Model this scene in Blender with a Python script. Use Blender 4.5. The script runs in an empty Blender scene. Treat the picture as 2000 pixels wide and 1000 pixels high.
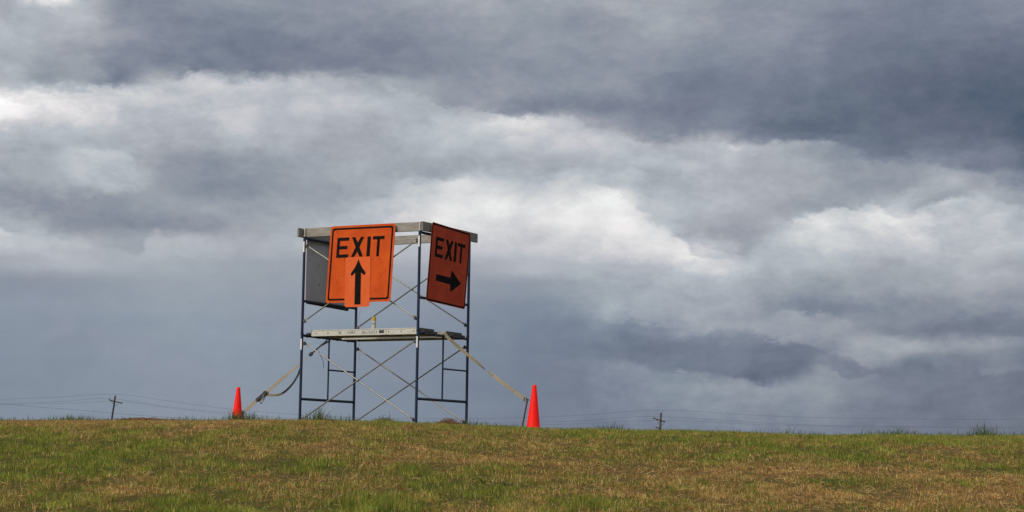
import bpy, bmesh, math, random
import numpy as np
from mathutils import Vector, Matrix
random.seed(7); RNG = np.random.default_rng(7)
SC = bpy.context.scene; COL = SC.collection
R = math.radians
# ------------------------------------------------------------------ camera
FPX, PITCH, ROLL = 3625.28, 0.1096, 0.0136
EYE = Vector((0, 0, 1.6))
cam = bpy.data.cameras.new('camera'); cam.sensor_width = 36; cam.lens = FPX / 2000 * 36
cam.clip_start = .1; cam.clip_end = 9000
co = bpy.data.objects.new('camera', cam); COL.objects.link(co); SC.camera = co
cp, sp, cr, sr = math.cos(PITCH), math.sin(PITCH), math.cos(ROLL), math.sin(ROLL)
FW = Vector((0, cp, sp)); R0 = Vector((1, 0, 0)); U0 = Vector((0, -sp, cp))
RT = R0 * cr + U0 * sr; UP = -R0 * sr + U0 * cr
M = Matrix((RT, UP, -FW)).transposed().to_4x4(); M.translation = EYE; co.matrix_world = M
# ------------------------------------------------------------------ colour management, render
SC.view_settings.view_transform = 'Standard'; SC.view_settings.look = 'None'
SC.view_settings.exposure = 0; SC.view_settings.gamma = 1
SC.render.engine = 'CYCLES'; SC.cycles.max_bounces = 4; SC.cycles.diffuse_bounces = 2; SC.cycles.glossy_bounces = 2; SC.cycles.transmission_bounces = 2
# ------------------------------------------------------------------ sun
SUN = Vector((-.66, -.68, .56)).normalized()
sl = bpy.data.lights.new('sun', 'SUN'); sl.energy = 1.7; sl.angle = R(12); sl.color = (1, .93, .82)
so = bpy.data.objects.new('sun', sl); COL.objects.link(so)
so.rotation_euler = (-SUN).to_track_quat('-Z', 'Y').to_euler(); so.location = (0, 0, 50)
# ------------------------------------------------------------------ world: Nishita sky behind a layer of procedural cloud
W = bpy.data.worlds.new('World'); SC.world = W; W.use_nodes = True; W.cycles.sampling_method = 'MANUAL'; W.cycles.sample_map_resolution = 256
wt = W.node_tree; wt.nodes.clear()
def N(t, **k):
    n = wt.nodes.new(t)
    for a, b in k.items(): setattr(n, a, b)
    return n
def put(sock, v):
    if isinstance(v, bpy.types.NodeSocket): wt.links.new(v, sock)
    else: sock.default_value = v
def mth(op, a, b=0.0, c=0.0, clamp=False):
    n = N('ShaderNodeMath', operation=op); n.use_clamp = clamp
    put(n.inputs[0], a); put(n.inputs[1], b); put(n.inputs[2], c); return n.outputs[0]
def mixf(f, a, b):
    n = N('ShaderNodeMix', data_type='FLOAT'); put(n.inputs[0], f); put(n.inputs[2], a); put(n.inputs[3], b); return n.outputs[0]
def smooth(v, a, b):
    n = N('ShaderNodeMapRange', interpolation_type='SMOOTHSTEP'); put(n.inputs[0], v)
    n.inputs[1].default_value = a; n.inputs[2].default_value = b; return n.outputs[0]
def noise(vec, scale, detail=5, rough=.55, dist=0.0):
    n = N('ShaderNodeTexNoise', noise_dimensions='3D'); put(n.inputs['Vector'], vec)
    n.inputs['Scale'].default_value = scale; n.inputs['Detail'].default_value = detail
    n.inputs['Roughness'].default_value = rough; n.inputs['Distortion'].default_value = dist
    return n.outputs[0]
tc = N('ShaderNodeTexCoord'); sx = N('ShaderNodeSeparateXYZ'); put(sx.inputs[0], tc.outputs['Generated'])
dx, dy, dz = sx.outputs
az = mth('ARCTAN2', dx, dy)
hyp = mth('SQRT', mth('ADD', mth('MULTIPLY', dx, dx), mth('MULTIPLY', dy, dy)))
te = mth('DIVIDE', dz, mth('MAXIMUM', hyp, .02))
cmb = N('ShaderNodeCombineXYZ'); put(cmb.inputs[0], az); put(cmb.inputs[1], mth('MULTIPLY', te, 1.7)); 
V = cmb.outputs[0]
def off(v, o):
    n = N('ShaderNodeVectorMath', operation='ADD'); put(n.inputs[0], v); n.inputs[1].default_value = o; return n.outputs[0]
# sky map coordinates (azimuth and elevation, in units of the cloud table)
gx = mth('ADD', mth('MULTIPLY_ADD', az, 3654.25, 994.6), mth('MULTIPLY', te, 48.7))
gy = mth('ADD', mth('MULTIPLY_ADD', te, -3613.2, 893.95), mth('MULTIPLY', az, 49.5))
w1 = noise(V, 9, 9, .6); w2 = noise(off(V, (7.1, 3.3, 2)), 11, 9, .6)
w3 = noise(off(V, (1.1, 9.3, 5)), 40, 7, .66); w4 = noise(off(V, (4.1, 2.3, 8)), 45, 7, .68)
def cen(v, k): return mth('MULTIPLY', mth('SUBTRACT', v, .5), k)
calm = smooth(gy, 560, 420)      # the far rain-grey strip low down has no billows on its left side
calm = mth('MAXIMUM', calm, smooth(gx, 1000, 1200))
k1 = mixf(calm, .25, 1.0)
gxw = mth('ADD', gx, mth('MULTIPLY', mth('ADD', cen(w1, 150), cen(w3, 80)), k1))
gyw = mth('ADD', gy, mth('MULTIPLY', mth('ADD', cen(w2, 85), cen(w4, 60)), k1))
ROWY = [0, 40, 80, 120, 160, 200, 240, 280, 320, 360, 400, 440, 480, 520, 560, 600, 640, 680, 720, 760, 800, 850]
T = """170 255 178 145 145 148 150 150 150 152 155 162 165 158 160 165 165 160 150 148 148 143 140 138 137 138
172 180 182 150 142 138 138 142 142 143 148 152 160 155 148 155 165 158 150 148 140 135 132 130 132 132
188 178 175 158 145 135 133 132 133 133 137 143 150 155 152 155 155 150 145 145 133 127 122 120 120 120
172 172 160 142 140 142 138 138 133 134 138 142 148 145 148 150 147 142 143 138 128 120 116 112 112 112
185 158 165 138 172 205 200 188 175 165 160 156 156 152 150 150 135 128 132 138 122 115 106 104 106 106
232 222 200 197 195 190 198 185 190 182 178 164 160 142 138 136 128 128 132 128 120 114 106 102 98 94
240 205 195 185 180 175 200 178 172 168 178 190 208 202 190 163 140 133 138 125 120 116 108 106 100 86
185 180 178 180 175 172 182 168 160 168 180 188 192 190 190 185 175 170 183 165 150 130 112 112 115 92
168 168 192 180 158 150 152 155 160 168 172 172 178 175 172 185 190 185 182 175 168 148 143 143 133 108
165 165 185 175 152 142 145 152 160 167 197 212 203 190 200 190 175 172 178 175 165 155 152 178 160 132
150 148 150 150 158 160 160 162 162 177 212 226 221 217 218 226 195 172 175 165 162 172 195 172 185 168
190 188 148 143 148 150 165 172 175 185 200 215 205 206 217 224 208 172 162 175 202 190 212 192 190 175
195 190 185 165 180 180 172 172 178 180 185 190 198 197 201 208 222 222 166 180 192 192 188 185 188 180
165 170 178 170 168 165 162 160 165 168 168 168 172 180 178 180 184 197 187 178 174 172 170 172 175 165
145 146 150 155 160 162 160 158 158 157 155 152 150 148 158 166 172 173 170 166 152 160 160 156 165 160
150 150 152 155 158 158 156 154 152 150 148 144 140 137 145 168 167 165 162 150 135 138 135 138 145 148
146 147 148 150 153 153 152 150 147 145 143 140 136 131 130 135 142 158 151 150 150 148 132 118 120 128
144 144 145 148 149 150 150 148 145 143 140 137 133 129 127 128 122 121 126 120 132 158 160 148 148 135
143 143 143 146 147 148 148 147 144 141 138 134 131 128 128 141 139 129 123 116 149 140 121 121 127 115
141 142 143 145 146 147 147 146 143 140 137 133 130 128 128 130 143 148 150 147 145 135 128 125 122 112
142 143 145 147 147 147 147 147 144 141 138 134 132 127 127 131 136 141 144 136 132 122 120 118 118 112
142 143 145 147 147 147 147 147 144 141 138 134 132 127 127 128 130 132 132 128 125 122 120 118 118 112"""
T = [[int(a) / 255 for a in r.split()] for r in T.strip().splitlines()]
un = mth('DIVIDE', gxw, 2000.0, clamp=True)
lum = None
for i, row in enumerate(T):
    cr_ = N('ShaderNodeValToRGB'); r = cr_.color_ramp; r.interpolation = 'EASE'
    put(cr_.inputs[0], un)
    for j, v in enumerate(row):
        p = j / 25
        if j == 0: e = r.elements[0]; e.position = 0
        elif j == 25: e = r.elements[-1]; e.position = 1
        else: e = r.elements.new(p)
        e.color = (v, v, v, 1)
    if lum is None: lum = cr_.outputs[0]
    else: lum = mixf(smooth(gyw, ROWY[i - 1], ROWY[i]), lum, cr_.outputs[0])
# puffy structure: rounded billows from a fractal cell texture on a turbulent domain
vw = N('ShaderNodeVectorMath', operation='ADD'); put(vw.inputs[0], V)
wv_ = N('ShaderNodeCombineXYZ'); put(wv_.inputs[0], cen(w3, .05)); put(wv_.inputs[1], cen(w4, .05)); put(vw.inputs[1], wv_.outputs[0])
vo = N('ShaderNodeTexVoronoi', feature='F1', voronoi_dimensions='3D'); put(vo.inputs['Vector'], vw.outputs[0]); vo.inputs['Scale'].default_value = 26
vo.inputs['Detail'].default_value = 3; vo.inputs['Roughness'].default_value = .6; vo.inputs['Lacunarity'].default_value = 2.2; 
vo.normalize = True
puff = vo.outputs['Distance']
# cloud bases and tops: where one bank ends against the next, tone steps sharply and relaxes away from the line
def xramp(pts, sc):
    q = N('ShaderNodeValToRGB'); r = q.color_ramp; r.interpolation = 'LINEAR'; put(q.inputs[0], mth('DIVIDE', mth('ADD', gx, mth('ADD', cen(w3, 45), cen(w1, 30))), 2000.0, clamp=True))
    for j, (a, b) in enumerate(pts):
        if j == 0: e = r.elements[0]; e.position = a / 2000
        elif j == len(pts) - 1: e = r.elements[-1]; e.position = a / 2000
        else: e = r.elements.new(a / 2000)
        v = b / sc; e.color = (v, v, v, 1)
    return q.outputs[0]
gye = mth('ADD', mth('ADD', gy, mth('ADD', cen(w2, 34), cen(w4, 85))), mth('MULTIPLY', mth('SUBTRACT', puff, .35), 50))
fade = smooth(noise(off(V, (2, 6, 3)), 24, 3, .6), .36, .60)
EDGES = [
 ([(0,183),(100,190),(200,178),(240,172),(300,163),(350,140),(400,128),(500,132),(600,144),(700,152),(800,166),(880,195),(960,205),(1000,222),(1100,226),(1190,236),(1240,268),(1300,262),(1380,270),(1500,278),(1580,270),(1660,278),(1700,312),(1800,320),(1900,348),(2000,385)],
  [(0,.05),(200,.09),(350,.13),(500,.10),(650,.04),(850,.05),(960,.12),(1150,.14),(1240,.08),(1400,.11),(1660,.13),(1720,.06),(2000,.05)], 75, 42, 1),
 ([(600,400),(700,390),(740,372),(780,348),(840,335),(900,347),(1000,354),(1060,357),(1120,348),(1180,358),(1240,397),(1300,442),(1360,495),(1400,510),(1460,490),(1500,455),(1560,432),(1620,416),(1700,398),(1760,430),(1820,414),(1880,387),(1940,405),(2000,415)],
  [(600,0),(740,.06),(900,.05),(1100,.05),(1200,.07),(1400,.11),(1500,.12),(1700,.10),(1850,.13),(2000,.10)], 40, 55, 1),
 ([(0,447),(50,462),(95,452),(150,475),(220,480),(265,503),(300,455),(340,465),(420,472),(600,480)], [(0,.09),(250,.05),(300,.08),(420,.04),(500,0)], 30, 35, 1),
 ([(1190,690),(1215,685),(1260,695),(1275,712),(1340,716),(1400,727),(1500,738),(1560,750),(1620,756),(1700,770)], [(1180,0),(1215,.10),(1500,.09),(1600,.06),(1700,0)], 22, 30, 1),
 ([(1480,615),(1560,611),(1650,628),(1700,645),(1740,658),(1850,665),(1920,668),(2000,650)], [(1440,0),(1550,.07),(1700,.04),(1850,.05),(1900,.07),(2000,.04)], 24, 28, 1),
 ([(1560,714),(1600,712),(1640,722),(1700,728),(1750,740)], [(1550,0),(1590,.09),(1680,.07),(1760,0)], 20, 26, 1),
 ([(1200,625),(1250,630),(1350,640),(1450,640),(1550,662),(1640,692),(1690,712),(1800,717),(1900,727),(2000,732)], [(1180,0),(1280,.06),(1600,.06),(1900,.06),(2000,.05)], 26, 40, -1),
 ([(60,345),(110,318),(160,308),(200,304),(245,312),(270,340)], [(60,0),(110,.05),(180,.10),(250,.06),(280,0)], 18, 26, 1),
 ([(1140,603),(1180,590),(1220,600),(1270,615)], [(1120,0),(1180,.05),(1260,.03),(1290,0)], 18, 26, 1),
 ([(0,196),(60,212),(100,208),(150,200),(200,196)], [(0,.10),(60,.08),(140,.08),(220,0)], 14, 30, 1),
]
for yp, ap_, ku, kd, sg in EDGES:
    ss = mth('SUBTRACT', gye, mth('MULTIPLY', xramp(yp, 1000), 1000.0)); am = xramp(ap_, 1)
    st_ = mth('SUBTRACT', mth('MULTIPLY', mixf(fade, smooth(ss, -24, 26), smooth(ss, -8, 10)), 2.0), 1.0)
    dec = mth('EXPONENT', mth('MINIMUM', mth('DIVIDE', ss, float(ku)), mth('DIVIDE', ss, -float(kd))))
    lum = mth('ADD', lum, mth('MULTIPLY', mth('MULTIPLY', st_, dec), mth('MULTIPLY', am, mth('MULTIPLY_ADD', fade, .42 * sg, .26 * sg))))
brt = smooth(lum, .50, .80)
lum = mth('ADD', lum, mth('MULTIPLY', mth('SUBTRACT', .33, puff), mth('MULTIPLY', mth('MULTIPLY_ADD', brt, .22, .04), mixf(calm, .15, 1.0))))
# wispy inner structure of the cloud
d1 = noise(off(V, (3, 1, 4)), 16, 10, .6, .3); d2 = noise(off(V, (13, 7, 1)), 70, 6, .6, .2)
amp = mixf(calm, .35, 1.0)
lum = mth('ADD', lum, mth('MULTIPLY', mth('ADD', cen(d1, .15), mth('ADD', cen(d2, .11), cen(noise(off(V, (6, 2, 9)), 170, 4, .65), .03))), amp))
# the rest of the dome: broken brighter overcast
g2 = noise(tc.outputs['Generated'], 2.2, 8, .55, .4)
side = N('ShaderNodeVectorMath', operation='DOT_PRODUCT'); put(side.inputs[0], tc.outputs['Generated']); side.inputs[1].default_value = SUN
rest = mth('ADD', mth('ADD', .66, cen(g2, .5)), mth('MULTIPLY', smooth(side.outputs['Value'], -.3, 1.0), .30))
inw = mth('MULTIPLY', mth('MULTIPLY', smooth(az, -.50, -.29), smooth(az, .50, .29)), smooth(te, .42, .26))
lum = mixf(inw, rest, lum)
crp = N('ShaderNodeValToRGB'); put(crp.inputs[0], mth('MULTIPLY', lum, .8))
def s2l(c): c /= 255; return c / 12.92 if c <= .04045 else ((c + .055) / 1.055) ** 2.4
pal = [(0, (20, 26, 34)), (85, (73, 87, 106)), (105, (95, 105, 122)), (128, (119, 127, 143)), (146, (139, 146, 158)), (165, (160, 165, 173)),
       (190, (186, 191, 197)), (215, (216, 216, 217)), (235, (237, 236, 235)), (255, (253, 254, 254))]
r = crp.color_ramp; r.interpolation = 'LINEAR'
for j, (a, c) in enumerate(pal):
    p = a / 255 * .8
    if j == 0: e = r.elements[0]; e.position = p
    elif j == len(pal) - 1: e = r.elements[-1]; e.position = 1.0
    else: e = r.elements.new(p)
    k = 1.0
    if j == len(pal) - 1: e.color = (1.9, 1.85, 1.8, 1)
    else: e.color = (s2l(c[0]), s2l(c[1]), s2l(c[2]), 1)
e = r.elements.new(.8); e.color = (.98, .98, .98, 1)
# slow hue drift between bluish and slightly violet grey
hn = noise(off(V, (5, 5, 5)), 14, 3, .5)
hc = N('ShaderNodeMix', data_type='RGBA', blend_type='MULTIPLY'); hc.inputs[0].default_value = 1
hm = N('ShaderNodeMix', data_type='RGBA'); put(hm.inputs[0], smooth(hn, .38, .62)); hm.inputs[6].default_value = (.985, .999, 1.002, 1); hm.inputs[7].default_value = (1.015, .992, 1.006, 1)
lowm = N('ShaderNodeMix', data_type='RGBA'); put(lowm.inputs[0], mth('MULTIPLY', smooth(gy, 470, 640), smooth(gx, 1900, 900))); lowm.inputs[6].default_value = (1, 1, 1, 1); lowm.inputs[7].default_value = (.93, 1.0, 1.045, 1)
lw = N('ShaderNodeMix', data_type='RGBA', blend_type='MULTIPLY'); lw.inputs[0].default_value = 1; put(lw.inputs[6], crp.outputs[0]); put(lw.inputs[7], lowm.outputs[2])
put(hc.inputs[6], lw.outputs[2]); put(hc.inputs[7], hm.outputs[2])
bgc = N('ShaderNodeBackground'); put(bgc.inputs[0], hc.outputs[2]); bgc.inputs[1].default_value = 1.0
sky = N('ShaderNodeTexSky', sky_type='NISHITA'); sky.sun_disc = False
sky.sun_elevation = math.asin(SUN.z); sky.sun_rotation = math.atan2(SUN.x, SUN.y)
bgs = N('ShaderNodeBackground'); put(bgs.inputs[0], sky.outputs[0]); bgs.inputs[1].default_value = .08
ms = N('ShaderNodeMixShader'); ms.inputs[0].default_value = .96
put(ms.inputs[1], bgs.outputs[0]); put(ms.inputs[2], bgc.outputs[0])
wo = N('ShaderNodeOutputWorld'); put(wo.inputs[0], ms.outputs[0])

# ------------------------------------------------------------------ helpers
def tag(o, label=None, cat=None, group=None, kind=None):
    for k, v in (('label', label), ('category', cat), ('group', group), ('kind', kind)):
        if v: o[k] = v
    return o
def empty(name, mat=None):
    o = bpy.data.objects.new(name, None); COL.objects.link(o); o.empty_display_size = .2
    if mat is not None: o.matrix_world = mat
    return o
def mkobj(name, bm, m, parent=None, smooth_=False, mat=None):
    me = bpy.data.meshes.new(name); bmesh.ops.recalc_face_normals(bm, faces=bm.faces[:]); bm.to_mesh(me); bm.free()
    if smooth_:
        me.polygons.foreach_set('use_smooth', [True] * len(me.polygons))
        try: me.set_sharp_from_angle(angle=R(40))
        except Exception: pass
    for q in (m if isinstance(m, (list, tuple)) else [m]): me.materials.append(q)
    o = bpy.data.objects.new(name, me); COL.objects.link(o)
    if parent is not None: o.parent = parent
    if mat is not None: o.matrix_world = mat
    return o
def frame_for(d):
    d = d.normalized(); a = Vector((0, 0, 1)) if abs(d.z) < .9 else Vector((1, 0, 0))
    x = d.cross(a).normalized(); return x, d.cross(x).normalized()
def tube(bm, pts, r, n=10, cap=True, mi=0):
    pts = [Vector(p) for p in pts]; rs = r if isinstance(r, (list, tuple)) else [r] * len(pts); rings = []
    x = None
    for i, p in enumerate(pts):
        d = (pts[min(i + 1, len(pts) - 1)] - pts[max(i - 1, 0)])
        if x is None: x, y = frame_for(d)
        else:
            dn = d.normalized(); x = (x - dn * x.dot(dn)).normalized(); y = dn.cross(x)
        rings.append([bm.verts.new(p + (x * math.cos(2 * math.pi * k / n) + y * math.sin(2 * math.pi * k / n)) * rs[i]) for k in range(n)])
    for a, b in zip(rings, rings[1:]):
        for k in range(n):
            f = bm.faces.new((a[k], a[(k + 1) % n], b[(k + 1) % n], b[k])); f.material_index = mi
    if cap:
        for q in (rings[0][::-1], rings[-1]): bm.faces.new(q).material_index = mi
def box(bm, lo, hi, mi=0, bev=0.0, M4=None):
    lo, hi = Vector(lo), Vector(hi); b2 = bmesh.new()
    bmesh.ops.create_cube(b2, size=1)
    for v in b2.verts: v.co = Vector(((lo[i] + hi[i]) / 2 + v.co[i] * (hi[i] - lo[i]) for i in range(3)))
    if bev: bmesh.ops.bevel(b2, geom=b2.edges[:], offset=bev, segments=2, affect='EDGES')
    vm = {v: bm.verts.new(M4 @ v.co if M4 else v.co) for v in b2.verts}
    for f in b2.faces: bm.faces.new([vm[v] for v in f.verts]).material_index = mi
    b2.free()
def prism(bm, poly, y0, y1, hole=None):
    """polygon in local x,z extruded from y0 (front) to y1 (back)"""
    if hole is None:
        a = [bm.verts.new((x, y0, z)) for x, z in poly]; b = [bm.verts.new((x, y1, z)) for x, z in poly]
        bm.faces.new(a); bm.faces.new(b[::-1]); n = len(a)
        for i in range(n): bm.faces.new((a[i], b[i], b[(i + 1) % n], a[(i + 1) % n]))
    else:
        n = len(poly); L = []
        for pl, y in ((poly, y0), (hole, y0), (poly, y1), (hole, y1)): L.append([bm.verts.new((x, y, z)) for x, z in pl])
        for i in range(n):
            j = (i + 1) % n
            bm.faces.new((L[0][i], L[0][j], L[1][j], L[1][i])); bm.faces.new((L[2][i], L[3][i], L[3][j], L[2][j]))
            bm.faces.new((L[0][i], L[2][i], L[2][j], L[0][j])); bm.faces.new((L[1][i], L[1][j], L[3][j], L[3][i]))
def rrect(w, h, r, n=6, cx=0, cz=0):
    out = []
    for qx, qz, a0 in ((1, 1, 0), (-1, 1, 90), (-1, -1, 180), (1, -1, 270)):
        for k in range(n + 1):
            a = R(a0 + 90 * k / n); out.append((cx + qx * (w / 2 - r) + r * math.cos(a), cz + qz * (h / 2 - r) + r * math.sin(a)))
    return out
def lathe(bm, prof, n=32, mi=0, closed=True):
    rings = [[bm.verts.new((r * math.cos(2 * math.pi * k / n), r * math.sin(2 * math.pi * k / n), z)) for k in range(n)] for r, z in prof]
    for a, b in zip(rings, rings[1:]):
        for k in range(n): bm.faces.new((a[k], a[(k + 1) % n], b[(k + 1) % n], b[k])).material_index = mi
    if closed: bm.faces.new(rings[0][::-1]); bm.faces.new(rings[-1])

def mat(name, c1, c2=None, rough=.6, metal=0.0, scale=8.0, stretch=(1, 1, 1), bump=0.0, bscale=60, lo=.35, hi=.65, spec=.5, c3=None, s3=3.0, t3=(.6, .7), rvar=0.0):
    m = bpy.data.materials.new(name); m.use_nodes = True; t = m.node_tree; b = t.nodes['Principled BSDF']
    b.inputs['Roughness'].default_value = rough; b.inputs['Metallic'].default_value = metal; b.inputs['Specular IOR Level'].default_value = spec
    tcn = t.nodes.new('ShaderNodeTexCoord'); mp = t.nodes.new('ShaderNodeMapping'); mp.inputs['Scale'].default_value = stretch
    t.links.new(tcn.outputs['Object'], mp.inputs['Vector'])
    def nz(s, d=6, r_=.6):
        n = t.nodes.new('ShaderNodeTexNoise'); n.inputs['Scale'].default_value = s; n.inputs['Detail'].default_value = d; n.inputs['Roughness'].default_value = r_
        t.links.new(mp.outputs[0], n.inputs['Vector']); return n.outputs[0]
    n1 = nz(scale); rmp = t.nodes.new('ShaderNodeValToRGB'); t.links.new(n1, rmp.inputs[0])
    rmp.color_ramp.elements[0].position = lo; rmp.color_ramp.elements[1].position = hi
    rmp.color_ramp.elements[0].color = (*c1, 1); rmp.color_ramp.elements[1].color = (*(c2 or c1), 1)
    colr = rmp.outputs[0]
    if c3:
        n3 = nz(s3, 8, .65); r3 = t.nodes.new('ShaderNodeMapRange'); r3.inputs[1].default_value, r3.inputs[2].default_value = t3
        t.links.new(n3, r3.inputs[0]); mx = t.nodes.new('ShaderNodeMix'); mx.data_type = 'RGBA'
        t.links.new(r3.outputs[0], mx.inputs[0]); t.links.new(colr, mx.inputs[6]); mx.inputs[7].default_value = (*c3, 1); colr = mx.outputs[2]
    t.links.new(colr, b.inputs['Base Color'])
    if rvar:
        rr = t.nodes.new('ShaderNodeMapRange'); rr.inputs[3].default_value = rough - rvar; rr.inputs[4].default_value = rough + rvar
        t.links.new(n1, rr.inputs[0]); t.links.new(rr.outputs[0], b.inputs['Roughness'])
    if bump:
        bn = t.nodes.new('ShaderNodeBump'); bn.inputs['Strength'].default_value = bump; bn.inputs['Distance'].default_value = .01
        t.links.new(nz(bscale), bn.inputs['Height']); t.links.new(bn.outputs[0], b.inputs['Normal'])
    return m
MBLUE = mat('painted blue steel', (.003, .012, .038), (.006, .020, .058), .5, spec=.3, scale=12, stretch=(1, 1, .3), c3=(.07, .05, .045), s3=30, t3=(.62, .7), bump=.15, rvar=.1)
MDARK = mat('dark blue steel', (.004, .010, .026), (.008, .016, .040), .5, spec=.3, scale=12, c3=(.06, .04, .03), s3=30, t3=(.62, .7))
MGALV = mat('galvanised steel', (.22, .21, .185), (.31, .295, .26), .40, .8, 10, (1, 1, 1), c3=(.24, .21, .17), s3=6, t3=(.55, .75), rvar=.05)
MPIN = mat('dull zinc', (.35, .34, .32), (.5, .49, .46), .5, .5, 30)
MBLK = mat('black iron', (.015, .015, .016), (.035, .03, .028), .55, scale=40)
MWOOD = mat('weathered board', (.20, .18, .15), (.36, .335, .29), .85, scale=5, stretch=(1.2, 14, 14), bump=.4, bscale=9, c3=(.06, .045, .035), s3=2.2, t3=(.66, .74))
MWOODS = mat('shade toned weathered board', (.13, .12, .105), (.24, .225, .20), .85, scale=5, stretch=(14, 1.2, 14), bump=.4, bscale=9, c3=(.05, .04, .032), s3=2.2, t3=(.64, .72))  # same weathered wood, darkened in colour for the unlit tower ends
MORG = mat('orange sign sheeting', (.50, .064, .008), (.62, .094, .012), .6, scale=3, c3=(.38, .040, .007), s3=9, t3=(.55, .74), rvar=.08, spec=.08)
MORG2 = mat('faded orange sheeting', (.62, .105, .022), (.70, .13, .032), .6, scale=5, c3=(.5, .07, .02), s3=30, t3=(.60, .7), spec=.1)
MORG3 = mat('worn shade toned orange sheeting', (.34, .036, .012), (.46, .058, .018), .6, scale=3, c3=(.48, .10, .06), s3=14, t3=(.56, .74), rvar=.08, spec=.12)  # front sign's orange with side shade put into the colour; paler scuffs are wear
MINK = mat('black sign ink', (.005, .004, .004), (.010, .008, .008), .7, scale=20, spec=.05)
MALB = mat('sign back aluminium', (.32, .315, .33), (.40, .395, .41), .65, .1, 3, c3=(.24, .24, .25), s3=6, t3=(.58, .7))
MALU = mat('plank aluminium', (.46, .44, .38), (.58, .56, .50), .5, .3, 6, (1, 6, 6), c3=(.30, .28, .24), s3=7, t3=(.58, .7))
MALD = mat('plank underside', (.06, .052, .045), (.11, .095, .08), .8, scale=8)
MPLY = mat('plywood deck', (.12, .09, .06), (.18, .14, .09), .85, scale=8)
MCONE = mat('fluorescent cone plastic', (.95, .010, .006), (.98, .018, .009), .5, scale=4, c3=(.55, .035, .02), s3=11, t3=(.58, .72), spec=.15)
MRUB = mat('black rubber', (.02, .02, .02), (.035, .03, .028), .8, scale=20)
MWEB = mat('khaki webbing', (.24, .195, .125), (.35, .29, .195), .85, scale=30, stretch=(1, 1, 1), c3=(.10, .075, .045), s3=9, t3=(.60, .68))
MWEBB = mat('black webbing', (.018, .018, .020), (.03, .03, .03), .8, scale=30)
MRUST = mat('rusty steel', (.075, .035, .02), (.14, .07, .035), .8, .2, 40, bump=.3)
MYEL = mat('yellow plastic', (.52, .40, .012), (.58, .46, .02), .4, scale=10)
MCAN = mat('white can', (.55, .54, .50), (.62, .61, .57), .35, scale=30)
MPOLE = mat('creosoted pole', (.028, .022, .018), (.055, .042, .034), .9, scale=3, stretch=(6, 6, .5))
MPOLE2 = mat('weathered green pole', (.075, .07, .045), (.11, .10, .07), .9, scale=3, stretch=(6, 6, .5))
MWIRE = mat('power line', (.08, .085, .095), (.10, .105, .115), .6, scale=1)
MCER = mat('insulator', (.12, .12, .13), (.2, .2, .2), .3, scale=3)
MPAPER = mat('sticker white', (.62, .62, .60), (.70, .70, .68), .5, scale=20)
MGREY = mat('grey print', (.25, .24, .22), (.5, .49, .46), .6, scale=120, stretch=(1, 1, .2), lo=.48, hi=.52)

# ------------------------------------------------------------------ terrain
XC = [-40, -12, -7.9, -5.5, -3.2, -1.9, -.2, .36, 2.3, 4.0, 7.9, 14, 40]
ZC = [-.28, -.19, -.165, -.11, -.085, -.11, -.145, -.165, -.175, -.19, -.14, -.15, -.25]
_p = RNG.random((64, 64))
def vnoise(x, y, s):
    x = np.asarray(x) / s + 500; y = np.asarray(y) / s + 500
    xi = np.floor(x).astype(int); yi = np.floor(y).astype(int); fx = x - xi; fy = y - yi
    fx = fx * fx * (3 - 2 * fx); fy = fy * fy * (3 - 2 * fy); g = lambda a, b: _p[a % 64, b % 64]
    return (g(xi, yi) * (1 - fx) + g(xi + 1, yi) * fx) * (1 - fy) + (g(xi, yi + 1) * (1 - fx) + g(xi + 1, yi + 1) * fx) * fy
def fbm(x, y, s, o=4):
    v = 0; a = .5; t = 0
    for i in range(o): v = v + a * vnoise(x + i * 17.3, y - i * 9.1, s); t += a; a *= .5; s *= .5
    return v / t
def ground_z(x, y):
    x = np.asarray(x, float); y = np.asarray(y, float)
    k = .09 / 8.6
    z = np.where(y < 20, .09 * y, 1.8 + .09 * (y - 20) - k / 2 * (y - 20) ** 2)
    zb = 2.187 - .019 * (y - 28.6) ** 2
    z = np.where(y > 28.6, zb, z)
    z = np.where(y > 31.6, 2.187 - .171 - .114 * (y - 31.6), z)
    z = np.where(y < 0, .03 * y, z)
    z = np.where(y > 31.6, np.maximum(z, -1.5 - .0 * y), z)
    z = np.maximum(z, -1.8)
    w = np.clip((y - 10) / 18, 0, 1) * np.clip((60 - y) / 25, 0, 1)
    z = z + np.interp(x, XC, ZC) * w
    z = z + w * ((fbm(x, y, 1.3, 3) - .5) * .05 + (fbm(x + 50, y, 4, 2) - .5) * .06)
    return z
def gz(x, y): return float(ground_z(np.array([x]), np.array([y]))[0])
def axis(dense, lo, hi):
    a = list(dense); s = a[1] - a[0]; v = a[0]; q = s
    while v > lo: q *= 1.35; v -= q; a.insert(0, v)
    v = a[-1]; q = s
    while v < hi: q *= 1.35; v += q; a.append(v)
    return np.array(a)
xs = axis(np.arange(-14, 14.01, .14), -4000, 4000); ys = axis(np.arange(6, 36.01, .14), -300, 6000)
GX, GY = np.meshgrid(xs, ys); GZ = ground_z(GX, GY)
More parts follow.
